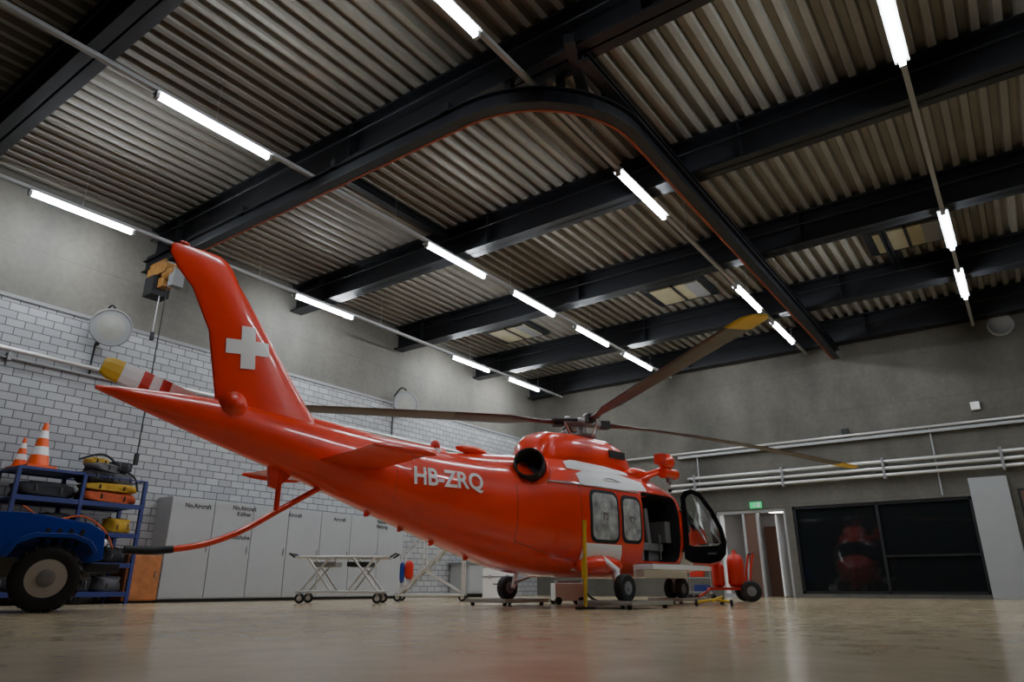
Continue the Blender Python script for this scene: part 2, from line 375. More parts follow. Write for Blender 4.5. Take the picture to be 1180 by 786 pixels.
for k in range(3): b.bx(-13.2,-13.18,16.22+k*.66,16.84+k*.66,.14,.86,GREY)
b.make()
b=B('equipment_case'); b.box((0,0,.36),(.75,.5,.66),WHITE); b.box((0,0,.5),(.77,.52,.03),MID); b.box((.2,-.26,.5),(.06,.03,.08),STEEL); b.box((-.2,-.26,.5),(.06,.03,.08),STEEL); b.tube([(-.12,-.26,.34),(-.12,-.3,.34),(.12,-.3,.34),(.12,-.26,.34)],.012,BLK)
for x in(-.3,.3):
    for y in(-.2,.2): b.box((x,y,.015),(.06,.06,.03),BLK)
b.make((-10.4,13.9,0),.6,bevel=.015)

# ------------------------------------------------------------ rack with gear
b=B('storage_rack')
xs=(-13.75,-12.95); ys=(4.45,5.45,6.5)
for x in xs:
    for y in ys: b.bx(x-.03,x+.03,y-.03,y+.03,0,2.1,BLUER)
for z in(.15,.62,1.12,1.62):
    b.bx(-13.75,-12.95,4.45,6.5,z,z+.03,BLUER)
    for x in xs: b.bx(x-.02,x+.02,4.45,6.5,z-.03,z+.05,BLUER)
for y in ys: b.bx(-13.75,-12.95,y-.02,y+.02,2.08,2.1,BLUER)
for x in xs: b.bx(x-.02,x+.02,4.45,6.5,2.08,2.1,BLUER)
b.bx(-13.75,-12.95,4.45,5.45,2.1,2.13,BLUER)
b.make(bevel=.004)
b=B('equipment_bags')
YB2=mat('yellow_fabric',(.5,.3,.03),.75,bump=.5,bscale=12,var=.3,vscale=7); OF=mat('orange_fabric',(.45,.08,.02),.75,bump=.5,bscale=12,var=.3,vscale=7); BF=mat('black_fabric',(.02,.02,.025),.8,bump=.5,bscale=12); GF=mat('grey_fabric',(.10,.10,.11),.8,bump=.5,bscale=12)
def bag(c,r,m,rot=0,strap=True):
    b.sph(c,r,m,28,16,.45,.09,rot)
    if strap:
        for k in(-.45,.45):
            R=Matrix.Rotation(rot,3,'Z')
            pts=[Vector(c)+R@Vector((r[0]*1.03*math.cos(t),r[1]*k,r[2]*1.06*math.sin(t))) for t in np.linspace(-.6,math.pi*.5,7)]
            b.tube(pts,.014,BF if m!=BF else GF,6)
bag((-13.3,4.95,1.79),(.32,.42,.13),BF); bag((-13.25,5.95,1.76),(.3,.46,.10),OF,.1); bag((-13.2,5.95,1.93),(.28,.44,.07),YB2,-.1); bag((-13.3,6.1,2.10),(.25,.26,.11),GF,.3); bag((-13.2,5.7,2.10),(.26,.25,.10),BF,.2)
bag((-13.2,5.85,2.26),(.22,.36,.08),GF,.5); bag((-13.2,5.68,2.36),(.18,.16,.07),YB2,.1); bag((-13.2,6.1,2.32),(.16,.18,.09),BF,.1)
ms={.18:[BF,GF,BF,GF],.65:[GF,BF,BF,BF],1.15:[BF,BF,GF,YB2]}
for z in ms:
    for k,m in enumerate(ms[z]): bag((-13.3,4.7+k*.5,z+.14),(.28,.22,.14+.03*((k*7)%3)/2),m,.1*k-.1)
b.tube([(-13.2,5.4,2.38),(-13.1,5.75,2.5),(-13.1,6.1,2.28),(-13,6.3,2.15),(-12.9,6.35,1.9)],.018,BF,8,6)
b.tube([(-12.9,4.6,1.5),(-12.88,5.0,1.3),(-12.88,5.5,1.4),(-12.9,5.9,1.2),(-12.9,6.1,.9)],.015,OF,8,6)
b.make()
def cone(x,y,z,s=1.):
    b=B('traffic_cone'); b.bx(-.2*s,.2*s,-.2*s,.2*s,0,.035*s,ORANGE)
    pr=[(.15,.035),(.12,.2),(.095,.33),(.07,.46),(.048,.58),(.03,.7)]
    for i in range(5): b.lathe([(pr[i][0]*s,pr[i][1]*s),(pr[i+1][0]*s,pr[i+1][1]*s)],(0,0,0),(0,0,1),[ORANGE,WHITE,ORANGE,WHITE,ORANGE][i])
    b.make((x,y,z))
cone(-13.2,4.78,2.132,1.1); cone(-13.5,4.62,2.132,.75)

# ------------------------------------------------------------ tractor
b=B('compact_tractor')
def wheel(b,c,r,w,rim,rimr,axis=(0,1,0)):
    c=Vector(c); h=w/2
    b.lathe([(rimr,-h*.8),(r*.8,-h),(r*.95,-h*.85),(r,-h*.4),(r,h*.4),(r*.95,h*.85),(r*.8,h),(rimr,h*.8)],c,axis,BLK,36)
    for sg in(-1,1):
        b.lathe([(rimr,sg*h*.82),(rimr*.93,sg*h*.84),(rimr*.88,sg*h*.55),(rimr*.45,sg*h*.83)],c,axis,rim,28)
        b.lathe([(rimr*.45,sg*h*.82),(rimr*.42,sg*h*.95),(rimr*.2,sg*h*1.05),(.01,sg*h*1.05)],c,axis,MID if r>.3 else rim,24)
    n=int(r*60); q=Vector(axis).to_track_quat('Z','Y')
    if r>.3:
        for i in range(n):
            a=2*math.pi*i/n
            for sgn in(-1,1):
                aa=a+(math.pi/n if sgn>0 else 0)
                M=Matrix.Translation(c)@q.to_matrix().to_4x4()@Matrix.Rotation(aa,4,'Z')@Matrix.Translation((r*.99,0,sgn*h*.5))@Matrix.Rotation(sgn*.6,4,'X')
                b.box((0,0,0),(.03,.035,h*1.0),BLK,M=M)
        for i in range(8):
            a=2*math.pi*i/8
            for sg in(-1,1):
                p=c+q@Vector((rimr*.66*math.cos(a),rimr*.66*math.sin(a),sg*h*.5)); p2=c+q@Vector((rimr*.66*math.cos(a),rimr*.66*math.sin(a),sg*h*.78)); b.cyl(p,p2,.022,BLK,n=8)
RIM=mat('rim_white',(.45,.44,.39),.45)
for y in(-.5,.5): wheel(b,(0,y,.37),.36,.26,RIM,.21)
for y in(-.55,.55): wheel(b,(-1.6,y,.55),.54,.34,RIM,.32)
hood=[(-.75,.62),(-.75,1.12),(-.3,1.12),(.35,1.02),(.52,.92),(.55,.6),(.4,.55)]
b.prism(hood,-.29,.29,BLUE); b.bx(.52,.57,-.22,.22,.62,.9,BLKG); b.bx(-1.9,.45,-.18,.18,.38,.62,MID); b.bx(.3,.75,-.25,.25,.45,.55,BLK)
for k in range(4): b.box((-.1+.12*k,-.295,.85),(.05,.012,.2),BLK,(0,.3,0)); b.box((-.1+.12*k,.295,.85),(.05,.012,.2),BLK,(0,.3,0))
b.bx(-.05,.05,-.42,.42,.34,.44,MID); b.bx(-1.65,-1.55,-.45,.45,.45,.65,MID)
for sy in(-1,1):
    fend=[(-2.2,.75),(-2.1,1.05),(-1.85,1.25),(-1.4,1.25),(-1.1,1.1),(-.95,.8),(-1.05,.8),(-1.2,1.05),(-1.45,1.18),(-1.8,1.18),(-2.0,1.0),(-2.12,.75)]
    b.prism(fend,sy*.38,sy*.75,BLUE)
    ff=[(-.46,.60),(-.40,.78),(-.2,.87),(.2,.87),(.38,.80),(.46,.68),(.42,.66),(.34,.76),(.18,.82),(-.18,.82),(-.34,.74),(-.41,.60)]
    b.prism(ff,sy*.30,sy*.66,BLUE)
    b.tube([(-2.05,sy*.5,.7),(-2.05,sy*.5,2.0)],.04,BLK)
b.tube([(-2.05,-.5,2.0),(-2.05,.5,2.0)],.04,BLK)
b.bx(-1.75,-1.3,-.25,.25,.95,1.05,BLK); b.box((-1.8,0,1.3),(.1,.5,.5),BLK,(0,-.15,0)); b.bx(-1.9,-.75,-.36,.36,.55,.62,MID)
b.tube([(-.75,0,1.05),(-1.0,0,1.3)],.025,BLK); M=Matrix.Translation((-1.0,0,1.3))@Matrix.Rotation(-.6,4,'Y')
b.tube([M@Vector((.19*math.cos(k*math.pi/10),.19*math.sin(k*math.pi/10),0)) for k in range(21)],.015,BLK,8)
b.tube([M@Vector((-.19,0,0)),M@Vector((.19,0,0))],.012,BLK,6)
b.sph((.54,-.2,.8),(.03,.05,.05),WHITE,12,8); b.sph((.54,.2,.8),(.03,.05,.05),WHITE,12,8)
b.make((-9.81,3.92,0),math.atan2(.927,.375),bevel=.012)

# ------------------------------------------------------------ stretcher trolley
b=B('stretcher_trolley')
for y in(-.28,.28):
    b.tube([(-.8,y,.78),(.8,y,.78)],.022,ALU); b.tube([(-.75,y,.2),(.75,y,.2)],.022,ALU)
    b.tube([(-.68,y,.2),(-.2,y,.78)],.02,ALU); b.tube([(-.15,y,.2),(-.6,y,.78)],.02,ALU)
    b.tube([(.68,y,.2),(.2,y,.78)],.02,ALU); b.tube([(.15,y,.2),(.6,y,.78)],.02,ALU)
for x in(-.8,-.3,.3,.8): b.tube([(x,-.28,.78),(x,.28,.78)],.02,ALU)
for x in(-.75,0,.75): b.tube([(x,-.28,.2),(x,.28,.2)],.02,ALU)
b.bx(-.5,-.1,-.25,.25,.62,.7,MID); b.bx(.1,.5,-.25,.25,.62,.7,BLK)
for x in(-.68,.68):
    for y in(-.28,.28):
        wheel(b,(x,y,.09),.088,.05,RIM,.045); b.tube([(x,y,.2),(x,y,.13)],.018,STEEL); b.box((x,y,.15),(.05,.08,.03),STEEL)
for x in(-.85,.85): b.tube([(x,-.2,.78),(x+.1*(1 if x>0 else -1),-.2,.84),(x+.1*(1 if x>0 else -1),.2,.84),(x,.2,.78)],.016,BLK)
b.make((-10.2,8.95,0),math.radians(35.8))

# ------------------------------------------------------------ mobile steps
b=B('mobile_steps')
LM=mat('light_metal_paint',(.6,.6,.56),.4)
for y in(-.3,.3):
    b.tube([(-.6,y,.12),(.4,y,1.1)],.028,LM); b.tube([(.4,y,1.1),(.75,y,1.1)],.028,LM); b.tube([(.7,y,1.1),(.7,y,.12)],.028,LM)
    b.tube([(-.65,y,.12),(.75,y,.12)],.028,LM)
    b.tube([(-.55,y,.2),(-.55,y,.9),(.35,y,1.75),(.7,y,1.75),(.7,y,1.1)],.02,LM,8); b.tube([(-.1,y,.6),(-.1,y,1.3)],.016,LM,8); b.tube([(.35,y,1.1),(.35,y,1.75)],.016,LM,8)
    b.tube([(.7,y,.15),(-.1,y,.6)],.016,LM,8)
    for x in(-.6,.7): wheel(b,(x,y,.08),.078,.04,RIM,.04)
for i in range(5): 
    t=(i+.6)/5.2; b.box((-.6+1.0*t,0,.12+.98*t),(.2,.58,.035),LM)
b.box((.55,0,1.11),(.32,.6,.03),LM); b.tube([(.7,-.3,.6),(.7,.3,.6)],.018,LM)
b.sph((-.38,-.36,.6),(.09,.06,.18),REDD,16,10,.6); b.sph((-.52,-.36,.55),(.05,.06,.2),BLUE,16,10,.6)
b.make((-10.25,11.3,0),math.radians(36))

# ------------------------------------------------------------ red service cart near nose
b=B('fire_extinguisher_cart')
for y in(-.28,.28): wheel(b,(.2,y,.2),.195,.12,MID,.09)
b.cyl((.2,-.24,.2),(.2,.24,.2),.025,STEEL); b.bx(-.55,.25,-.2,.2,.22,.27,REDD)
b.lathe([(.02,0),(.13,.02),(.16,.08),(.16,.5),(.12,.6),(.04,.64),(.04,.7)],(.0,0,.27),(0,0,1),REDD)
b.lathe([(.02,0),(.1,.02),(.12,.06),(.12,.4),(.09,.46),(.03,.5)],(-.35,0,.27),(0,0,1),REDD)
for y in(-.2,.2): b.tube([(.2,y,.22),(.25,y,.6),(.32,y,.9)],.022,REDD)
b.tube([(.32,-.2,.9),(.32,.2,.9)],.02,BLK); b.tube([(0,0,.95),(.1,.15,.85),(.1,.2,.6),(0,.2,.4)],.015,BLK,8,5); b.tube([(-.55,0,.24),(-.6,0,.05),(-.6,0,.02)],.02,STEEL)
b.tube([(-.5,0,.24),(-.75,0,.1),(-.8,0,.05)],.02,REDD); wheel(b,(-.8,0,.07),.068,.04,REDD,.03)
b.make((-4.9,14.4,0),math.radians(30))
b=B('service_trolley')
for x in(-.3,.3):
    for y in(-.2,.2): b.tube([(x,y,.1),(x,y,.85)],.015,STEEL); b.sph((x,y,.05),.048,BLK,10,8)
for z in(.15,.5,.85): b.box((0,0,z),(.64,.44,.03),MID)
b.box((0,0,.96),(.4,.3,.18),BLK); b.box((.05,0,.25),(.4,.3,.16),BLUER); b.box((-.05,0,.6),(.35,.3,.15),REDD)
b.make((-7.3,18.6,0),.2,bevel=.006)

# ------------------------------------------------------------ HELICOPTER
H=empty('rescue_helicopter',(-5.78,10.01,0),math.radians(81.6))
ST=np.array([
 (-7.28,2.03,2.07,.02,2.0),(-6.9,1.92,2.11,.08,2.0),(-6.1,1.68,2.15,.17,2.1),(-5.0,1.38,2.07,.25,2.1),(-4.6,1.25,2.03,.28,2.2),
 (-3.4,.89,1.95,.40,2.3),(-2.5,.64,1.95,.57,2.5),(-1.8,.48,2.0,.70,2.7),(-1.0,.42,2.06,.79,3.0),(0,.40,2.09,.81,3.0),(1.0,.40,2.09,.81,3.0),
 (1.7,.42,1.97,.77,2.8),(2.4,.47,1.66,.69,2.5),(3.2,.56,1.28,.54,2.3),(3.9,.68,1.06,.33,2.1),(4.3,.85,.95,.05,2.0)])
def stat(s):
    ds=np.linspace(-.28,.28,9); k=max(0,min(1,min((s+7.28)/.4,(4.3-s)/.4)))
    return [float(np.mean(np.interp(s+ds*k,ST[:,0],ST[:,i]))) for i in range(1,5)]
def W(s,z):
    z0,z1,hw,n=stat(s); zc=(z0+z1)/2; hz=(z1-z0)/2
    t=min(.9999,abs((z-zc)/hz)); return hw*(1-t**n)**(1/n)
def ring(s,N=64):
    z0,z1,hw,n=stat(s); zc=(z0+z1)/2; hz=(z1-z0)/2; r=[]
    for k in range(N):
        a=2*math.pi*k/N; c,si=math.cos(a),math.sin(a)
        r.append((s,hw*math.copysign(abs(c)**(2/n),c),zc+hz*math.copysign(abs(si)**(2/n),si)))
    return r
ss=list(np.arange(-7.28,4.3,.085))+[4.3]
b=B('fuselage'); b.loft([ring(float(s)) for s in ss],RED,True,True)
gi=b.mi(GLASS)
for i,f in enumerate(b.f):
    if len(f)>4: continue
    c=sum((Vector(b.v[k]) for k in f),Vector())/len(f)
    if 1.72<c.x<3.02 and c.z>1.2 and not(abs(c.y)<.03 and c.z>1.3) : b.fm[i]=gi
fus=b.make(parent=H)
cb=B('cut'); cb.bx(.47,1.6,-1.3,.35,.66,1.72,DARK); cut=cb.make(parent=H,bevel=0)
cutb=cut.modifiers.new('b','BEVEL'); cutb.width=.1; cutb.segments=3; cutb.affect='EDGES'
md=fus.modifiers.new('bo','BOOLEAN'); md.operation='DIFFERENCE'; md.object=cut; md.solver='EXACT'
bpy.context.view_layer.update()
dg=bpy.context.evaluated_depsgraph_get(); nm=D.meshes.new_from_object(fus.evaluated_get(dg)); fus.modifiers.clear(); fus.data=nm; D.objects.remove(cut)
di=None
for i,m in enumerate(nm.materials):
    if m==DARK: di=i
if di is None:
    nm.materials.append(DARK); di=len(nm.materials)-1
for p in nm.polygons:
    c=p.center
    if .46<c.x<1.61 and .655<c.z<1.73 and c.y>-W(c.x,c.z)+.012 and c.y<.36: p.material_index=di; p.use_smooth=False

def patch(b,poly,m,off=.006,side=-1,rings=6,sub=5):
    P=[]
    n=len(poly)
    for i in range(n):
        for k in range(sub):
            t=k/sub; P.append((poly[i][0]*(1-t)+poly[(i+1)%n][0]*t,poly[i][1]*(1-t)+poly[(i+1)%n][1]*t))
    c=(sum(p[0] for p in P)/len(P),sum(p[1] for p in P)/len(P))
    vs=[];fs=[];m_=len(P)
    f=lambda s,z:(s,side*(W(s,z)+off),z)
    for r in range(1,rings+1):
        for p in P: 
            t=r/rings; s_=c[0]+(p[0]-c[0])*t; z_=c[1]+(p[1]-c[1])*t; vs.append(f(s_,z_))
    vs.append(f(*c)); ci=len(vs)-1
    for j in range(m_): fs.append((ci,j,(j+1)%m_))
    for r in range(rings-1):
        for j in range(m_): k=(j+1)%m_; fs.append((r*m_+j,r*m_+k,(r+1)*m_+k,(r+1)*m_+j))
    b.add(vs,fs,m,True)
def rrect(s0,s1,z0,z1,r,sk=0):
    P=[]
    for cx,cz,a0 in((s1-r,z1-r,0),(s0+r,z1-r,90),(s0+r,z0+r,180),(s1-r,z0+r,270)):
        for k in range(4):
            a=math.radians(a0+30*k); z=cz+r*math.sin(a); P.append((cx+r*math.cos(a)+sk*(z-z0),z))
    return P
b=B('cabin_windows_and_panels')
for side in(-1,1):
    patch(b,rrect(-.86,-.17,.88,1.65,.13),BLK,.006,side,sub=2); patch(b,rrect(-.81,-.22,.93,1.60,.1),WGLASS,.012,side,sub=2)
    patch(b,rrect(-.12,.42,.9,1.62,.12),BLK,.006,side,sub=2); patch(b,rrect(-.07,.37,.95,1.57,.1),WGLASS,.012,side,sub=2)
    patch(b,[(-1.0,.50),(-1.0,.87),(-.12,.87),(-.06,.66),(-.12,.50),(-.3,.46)],WHITE,.007,side)
    patch(b,[(-1.0,1.86),(-.6,1.99),(.0,2.02),(.65,1.88),(.7,1.74),(-.1,1.70),(-1.0,1.69)],WHITE,.007,side)
    # white flash continued on the engine cowling flank
    G=[];fs=[]
    ns,nz=12,8
    for i in range(ns+1):
        for j in range(nz+1):
            s=-1.12+(.5+1.12)*i/ns; zt=2.14-.10*max(0,(s+.4))/.9-.10*max(0,-(s+.7))/.42; z=1.93+(zt-1.93)*j/nz
            zz1=2.17-.05*max(0,-(s+.8))/.6; hw=.6-.02*max(0,s+.8)/1.2
            G.append((s,side*(hw*(1-min(.999,(z-1.7)/(zz1-1.7))**3)**(1/3)+.012),z+.004))
    for i in range(ns):
        for j in range(nz): k=i*(nz+1)+j; fs.append((k,k+1,k+nz+2,k+nz+1))
    b.add(G,fs,WHITE,True)
    if side==1: patch(b,rrect(.55,1.55,.9,1.65,.12),BLK,.006,side,sub=2)
    patch(b,rrect(1.72,2.25,.55,.95,.08),WHITE,.007,side,sub=2)
    for P in([(-1.04,.5),(-1.04,1.0),(-1.04,1.5),(-1.04,1.78)],[(-.15,.88),(-.15,1.3),(-.15,1.66)],[(-2.2,.8),(-2.2,1.2),(-2.2,1.6)],[(-2.2,1.7),(-1.6,1.7),(-1.04,1.72)],[(.45,.6),(.45,1.1),(.45,1.75)],[(-4.0,1.15),(-4.0,1.75)],[(-2.2,.85),(-1.6,.7),(-1.04,.62)]):
        Q=[]
        for i in range(len(P)-1):
            for k in range(5): t=k/5; Q.append((P[i][0]*(1-t)+P[i+1][0]*t,P[i][1]*(1-t)+P[i+1][1]*t))
        Q.append(P[-1]); b.tube([(s,side*(W(s,z)-.002),z) for s,z in Q],.005,BROWN,5)
    b.tube([(s,side*(W(s,1.69)+.02),1.69) for s in np.arange(-2.0,.5,.1)],.012,STEEL,6)
b.make(parent=H,fix=False)
b=B('registration_lettering')
for side in(-1,1):
    vs,fs=textmesh('HB-ZRQ',.30,bold=.007)
    w_=max(v[0] for v in vs)-min(v[0] for v in vs); k=1.02/w_
    V=[]
    for v in vs:
        s=-3.26+v[0]*k*(1 if side<0 else -1); z=1.56+v[1]*1.0; V.append((s,side*(W(s,z)+.014),z))
    b.add(V,fs,WHITE)
b.make(parent=H,fix=False)
# engine cowling + pylon + drive shaft cover
b=B('engine_cowling')
def sec(s,z0,z1,hw,n,N=32):
    r=[]
    for k in range(N):
        a=math.pi*k/(N-1); c,si=math.cos(a),math.sin(a)
        r.append((s,hw*math.copysign(abs(c)**(2/n),c),z0+(z1-z0)*abs(si)**(2/n)))
    return r
cw=[(-3.3,1.8,1.97,.10,2),(-2.9,1.75,2.0,.26,2.2),(-2.4,1.6,2.05,.42,2.6),(-1.9,1.6,2.08,.52,3),(-1.4,1.7,2.12,.6,3),(-.8,1.7,2.17,.6,3),(.4,1.7,2.17,.58,3),(1.0,1.7,2.15,.5,2.6),(1.5,1.8,2.05,.36,2.2),(1.8,1.8,1.93,.2,2)]
b.loft([sec(*c) for c in cw],RED)
py=[(-1.36,2.0,2.28,.30,2.6),(-1.29,2.0,2.44,.38,3),(-1.15,2.0,2.54,.42,3.8),(-.6,2.0,2.58,.44,4.5),(.2,2.0,2.59,.44,4.5),(.6,2.0,2.55,.41,3.6),(.85,2.0,2.45,.35,2.8),(1.05,2.0,2.27,.26,2.4),(1.2,2.0,2.12,.15,2.2)]
b.loft([sec(*c) for c in py],RED)
sh=[(-6.0,2.0,2.17,.06,2),(-5.2,1.95,2.15,.08,2),(-4,1.85,2.06,.09,2),(-3.0,1.8,2.05,.10,2)]
b.loft([sec(*c,N=14) for c in sh],RED)
for side in(-1,1):
    c=Vector((-1.92,side*.58,1.87)); ax=Vector((-.72,side*.62,.26)).normalized()
    b.lathe([(.225,-.3),(.225,.0),(.215,.14),(.195,.14),(.17,.0),(.12,-.1),(.02,-.1)],c,ax,BLK,32)
    b.lathe([(.32,-.5),(.29,-.2),(.25,-.02),(.22,-.04),(.20,-.3)],c,ax,RED,32)
    b.box((.35,side*.447,2.33),(.42,.02,.12),BLK)
    b.sph((.9,side*.45,2.05),(.35,.14,.13),RED,16,10)
b.sph((-3.15,0,2.05),(.07,.07,.09),REDD,14,8); b.cyl((-3.15,0,1.95),(-3.15,0,2.02),.08,WHITE)
b.sph((-2.6,-.12,2.06),(.3,.07,.06),RED,16,8)
b.make(parent=H)
# fin, stabilisers
b=B('tail_fin')
def airfoil(le,te,th,z=None,N=11):
    top=[];bot=[]
    for i in range(N):
        t=i/(N-1); x=(1-math.cos(math.pi*t))/2
        y=th*(2.9*math.sqrt(x)*(1-x)*.62+ .04*(1-x)+.03)
        p=le+(te-le)*x; top.append((p,y)); bot.append((p,-y))
    return top+bot[::-1][1:-1]
FZ=[2.2,2.87,3.3]; FL=[-5.06,-5.60,-5.93]; FT=[-6.17,-6.33,-6.57]; FH=[.10,.08,.07]
rows_=[(1.9,-4.65,-6.12,.15),(2.0,-4.82,-6.14,.13),(2.1,-4.96,-6.15,.115),(2.2,-5.06,-6.17,.10),(2.87,-5.60,-6.33,.08),(3.3,-5.93,-6.57,.07),(3.46,-6.06,-6.74,.065),(3.62,-6.16,-6.85,.055),(3.70,-6.24,-6.85,.045),(3.74,-6.32,-6.82,.02)]
b.loft([[(p[0],p[1],z) for p in airfoil(le,te,th)] for z,le,te,th in rows_],RED)
for side in(-1,1):
    cx,cz=-5.90,2.76
    for w_,h_ in((.48,.16),(.16,.48)):
        a=.10; R=lambda p:(cx+p[0]*math.cos(a)-p[1]*math.sin(a),cz+p[0]*math.sin(a)+p[1]*math.cos(a))
        G=[];n=8;fs=[]
        for i in range(n+1):
            for j in range(n+1):
                p=R((-w_/2+w_*i/n,-h_/2+h_*j/n))
                le=np.interp(p[1],FZ,FL);te=np.interp(p[1],FZ,FT);th=np.interp(p[1],FZ,FH)
                x=min(1,max(0,(p[0]-le)/(te-le))); yy=th*(2.9*math.sqrt(x)*(1-x)*.62+.04*(1-x)+.03)
                G.append((p[0],side*(yy+.008+(.001 if w_>h_ else 0)),p[1]))
        for i in range(n):
            for j in range(n): k=i*(n+1)+j; fs.append((k,k+1,k+n+2,k+n+1))
        b.add(G,fs,WHITE)
b.lathe([(.16,-.08),(.15,.0),(.12,.05),(.09,.07),(.05,.09),(.02,.095)],(-6.0,-.13,2.08),(0,-1,0),RED,24)
b.cyl((-6.0,0,2.1),(-6.0,.36,2.1),.09,RED); 
b.sph((-6.72,-.0,3.76),(.06,.025,.025),REDD,12,8)
b.make(parent=H)
b=B('horizontal_stabiliser')
for side in(-1,1):
    rs=[]
    for t in np.linspace(0,1,8):
        y=side*(.2+1.2*t); le=-4.15-.18*t; te=-5.0-.1*t; th=.05*(1-.3*t)
        if t==1: th*=.5
        rs.append([(p[0],y,1.62+p[1]) for p in airfoil(le,te,th)])
    b.loft(rs,RED); b.sph((-4.7,side*1.41,1.62),(.42,.02,.05),RED,16,8)
b.make(parent=H)
b=B('tail_skid')
b.tube([(-4.8,0,1.36),(-5.3,0,1.06),(-5.7,0,.82),(-6.05,0,.68),(-6.35,0,.62)],.032,RED,12,6)
b.tube([(-6.35,0,.62),(-6.55,0,.60),(-6.78,0,.60)],.036,BLK,12,4)
b.tube([(-5.33,0,1.5),(-5.33,0,1.05)],.03,RED,10)
b.prism([(-5.15,1.5),(-5.5,1.62),(-5.45,1.3),(-5.36,1.28)],-.02,.02,RED)
for s in(-4.2,-3.7,-3.2,-2.6): 
    z=stat(s)[0]; b.prism([(s,z+.04),(s+.14,z+.02),(s+.04,z-.06),(s-.0,z-.06)],-.01,.01,RED)
b.make(parent=H)
# tail rotor (port side)
b=B('tail_rotor')
hc=Vector((-6.0,.42,2.1)); b.cyl(hc-Vector((0,.1,0)),hc+Vector((0,.06,0)),.08,MID)
for a0 in(166,346):
    a=math.radians(a0); d=Vector((math.cos(a),0,math.sin(a))); nrm=Vector((-math.sin(a),0,math.cos(a)))
    segs=[(.06,.22,.05,.06,MID),(.22,.5,.11,.12,WHITE),(.5,.60,.12,.12,REDD),(.60,.70,.12,.12,WHITE),(.70,.80,.12,.12,REDD),(.80,1.0,.12,.12,WHITE),(1.0,1.12,.12,.115,YEL),(1.12,1.19,.115,.08,YEL)]
    for r0,r1,c0,c1,m in segs:
        rs=[]
        for r,c in((r0,c0),(r1,c1)):
            rs.append([hc+d*r+nrm*q[0]*c+Vector((0,q[1],0)) for q in((-1,0),(-.5,.012),(.2,.018),(.8,.012),(1,0),(.8,-.012),(.2,-.018),(-.5,-.012))])
        b.loft(rs,m,True,False)
b.make(parent=H)
# main rotor
b=B('main_rotor')
ZH=2.87
b.cyl((0,0,2.5),(0,0,ZH+.02),.075,STEEL); b.lathe([(.02,0),(.2,.0),(.24,.04),(.24,.07),(.1,.09)],(0,0,2.6),(0,0,1),MID); b.lathe([(.05,0),(.17,.02),(.17,.1),(.12,.13),(.06,.16),(.02,.17)],(0,0,ZH-.06),(0,0,1),MID)
for ang,dr in((-29.1,.48),(60.9,.3),(150.9,.08),(239.5,-.02)):
    a=math.radians(ang); d=Vector((math.cos(a),math.sin(a),0)); n_=Vector((-math.sin(a),math.cos(a),0))
    up=Vector((0,0,1))
    b.tube([Vector((0,0,ZH))+d*.1,Vector((0,0,ZH))+d*.5],.06,MID,12); b.box(tuple(Vector((0,0,ZH))+d*.42),(.16,.13,.13),BLK,(0,0,a))
    b.tube([Vector((0,0,2.62))+d*.2+n_*.1,Vector((0,0,ZH-.02))+d*.36+n_*.15],.014,STEEL,8); b.tube([Vector((0,0,ZH+.04))+d*.12+n_*.12,Vector((0,0,ZH+.02))+d*.55+n_*.1],.03,BLK,8)
    b.sph(tuple(Vector((0,0,ZH+.07))+d*.25),(.06,.06,.05),STEEL,12,8)
    RT=5.12 if ang>200 else 5.5
    def sect(r):
        c=np.interp(r,[.5,.7,1.0,1.3,RT-.3,RT-.1,RT],[.05,.05,.10,.18,.18,.165,.10])
        th=np.interp(r,[.5,.8,1.2,5.5],[.045,.035,.02,.012])
        tw=math.radians(np.interp(r,[.5,5.5],[12,3])); z=ZH-dr*((r-.4)/5.1)**1.6
        out=[]
        for q in((-1,0),(-.6,.5),(0,.9),(.5,1.),(.85,.7),(1,0),(.85,-.7),(.5,-1),(0,-.9),(-.6,-.5)):
            yy=q[0]*c; zz=q[1]*th
            out.append(d*r+n_*(yy*math.cos(tw)-zz*math.sin(tw))+up*(z+yy*math.sin(tw)+zz*math.cos(tw)))
        return out
    b.loft([sect(r) for r in(.5,.7,1.0,1.3,1.8,2.2)],BLADEB); b.loft([sect(r) for r in(2.2,3.0,3.6,4.2,RT-.4)],BLADE); b.loft([sect(r) for r in(RT-.4,RT-.25,RT-.1,RT)],YEL)
b.make(parent=H)
# landing gear
b=B('landing_gear')
for side in(-1,1):
    c=(-.6,side*1.15,.265)
    wheel(b,c,.185,.15,MID,.09); b.cyl((-.6,side*1.0,.265),(-.6,side*1.2,.265),.03,STEEL)
    b.tube([(-.6,side*1.02,.265),(-.55,side*1.0,.5),(-.5,side*.6,.75)],.04,WHITE,12); b.tube([(-.6,side*1.0,.33),(-.2,side*.65,.55)],.025,STEEL,10)
    b.sph((-.5,side*.62,.58),(.55,.2,.16),RED,20,12)
for y in(-.11,.11): wheel(b,(2.6,y,.25),.178,.11,MID,.08)
b.cyl((2.6,-.11,.25),(2.6,.11,.25),.03,STEEL); b.tube([(2.6,0,.25),(2.5,0,.5),(2.48,0,.75)],.04,STEEL,12); b.tube([(2.55,0,.4),(2.1,0,.6)],.022,STEEL)
b.box((.95,-1.0,.56),(1.7,.36,.07),WHITE); b.box((.95,-1.0,.60),(1.6,.28,.02),MID)
for s in(.3,1.6): b.tube([(s,-.7,.55),(s,-1.15,.54)],.022,STEEL)
b.box((.8,-.85,.47),(1.2,.2,.12),WHITE)
b.make(parent=H,bevel=.006)
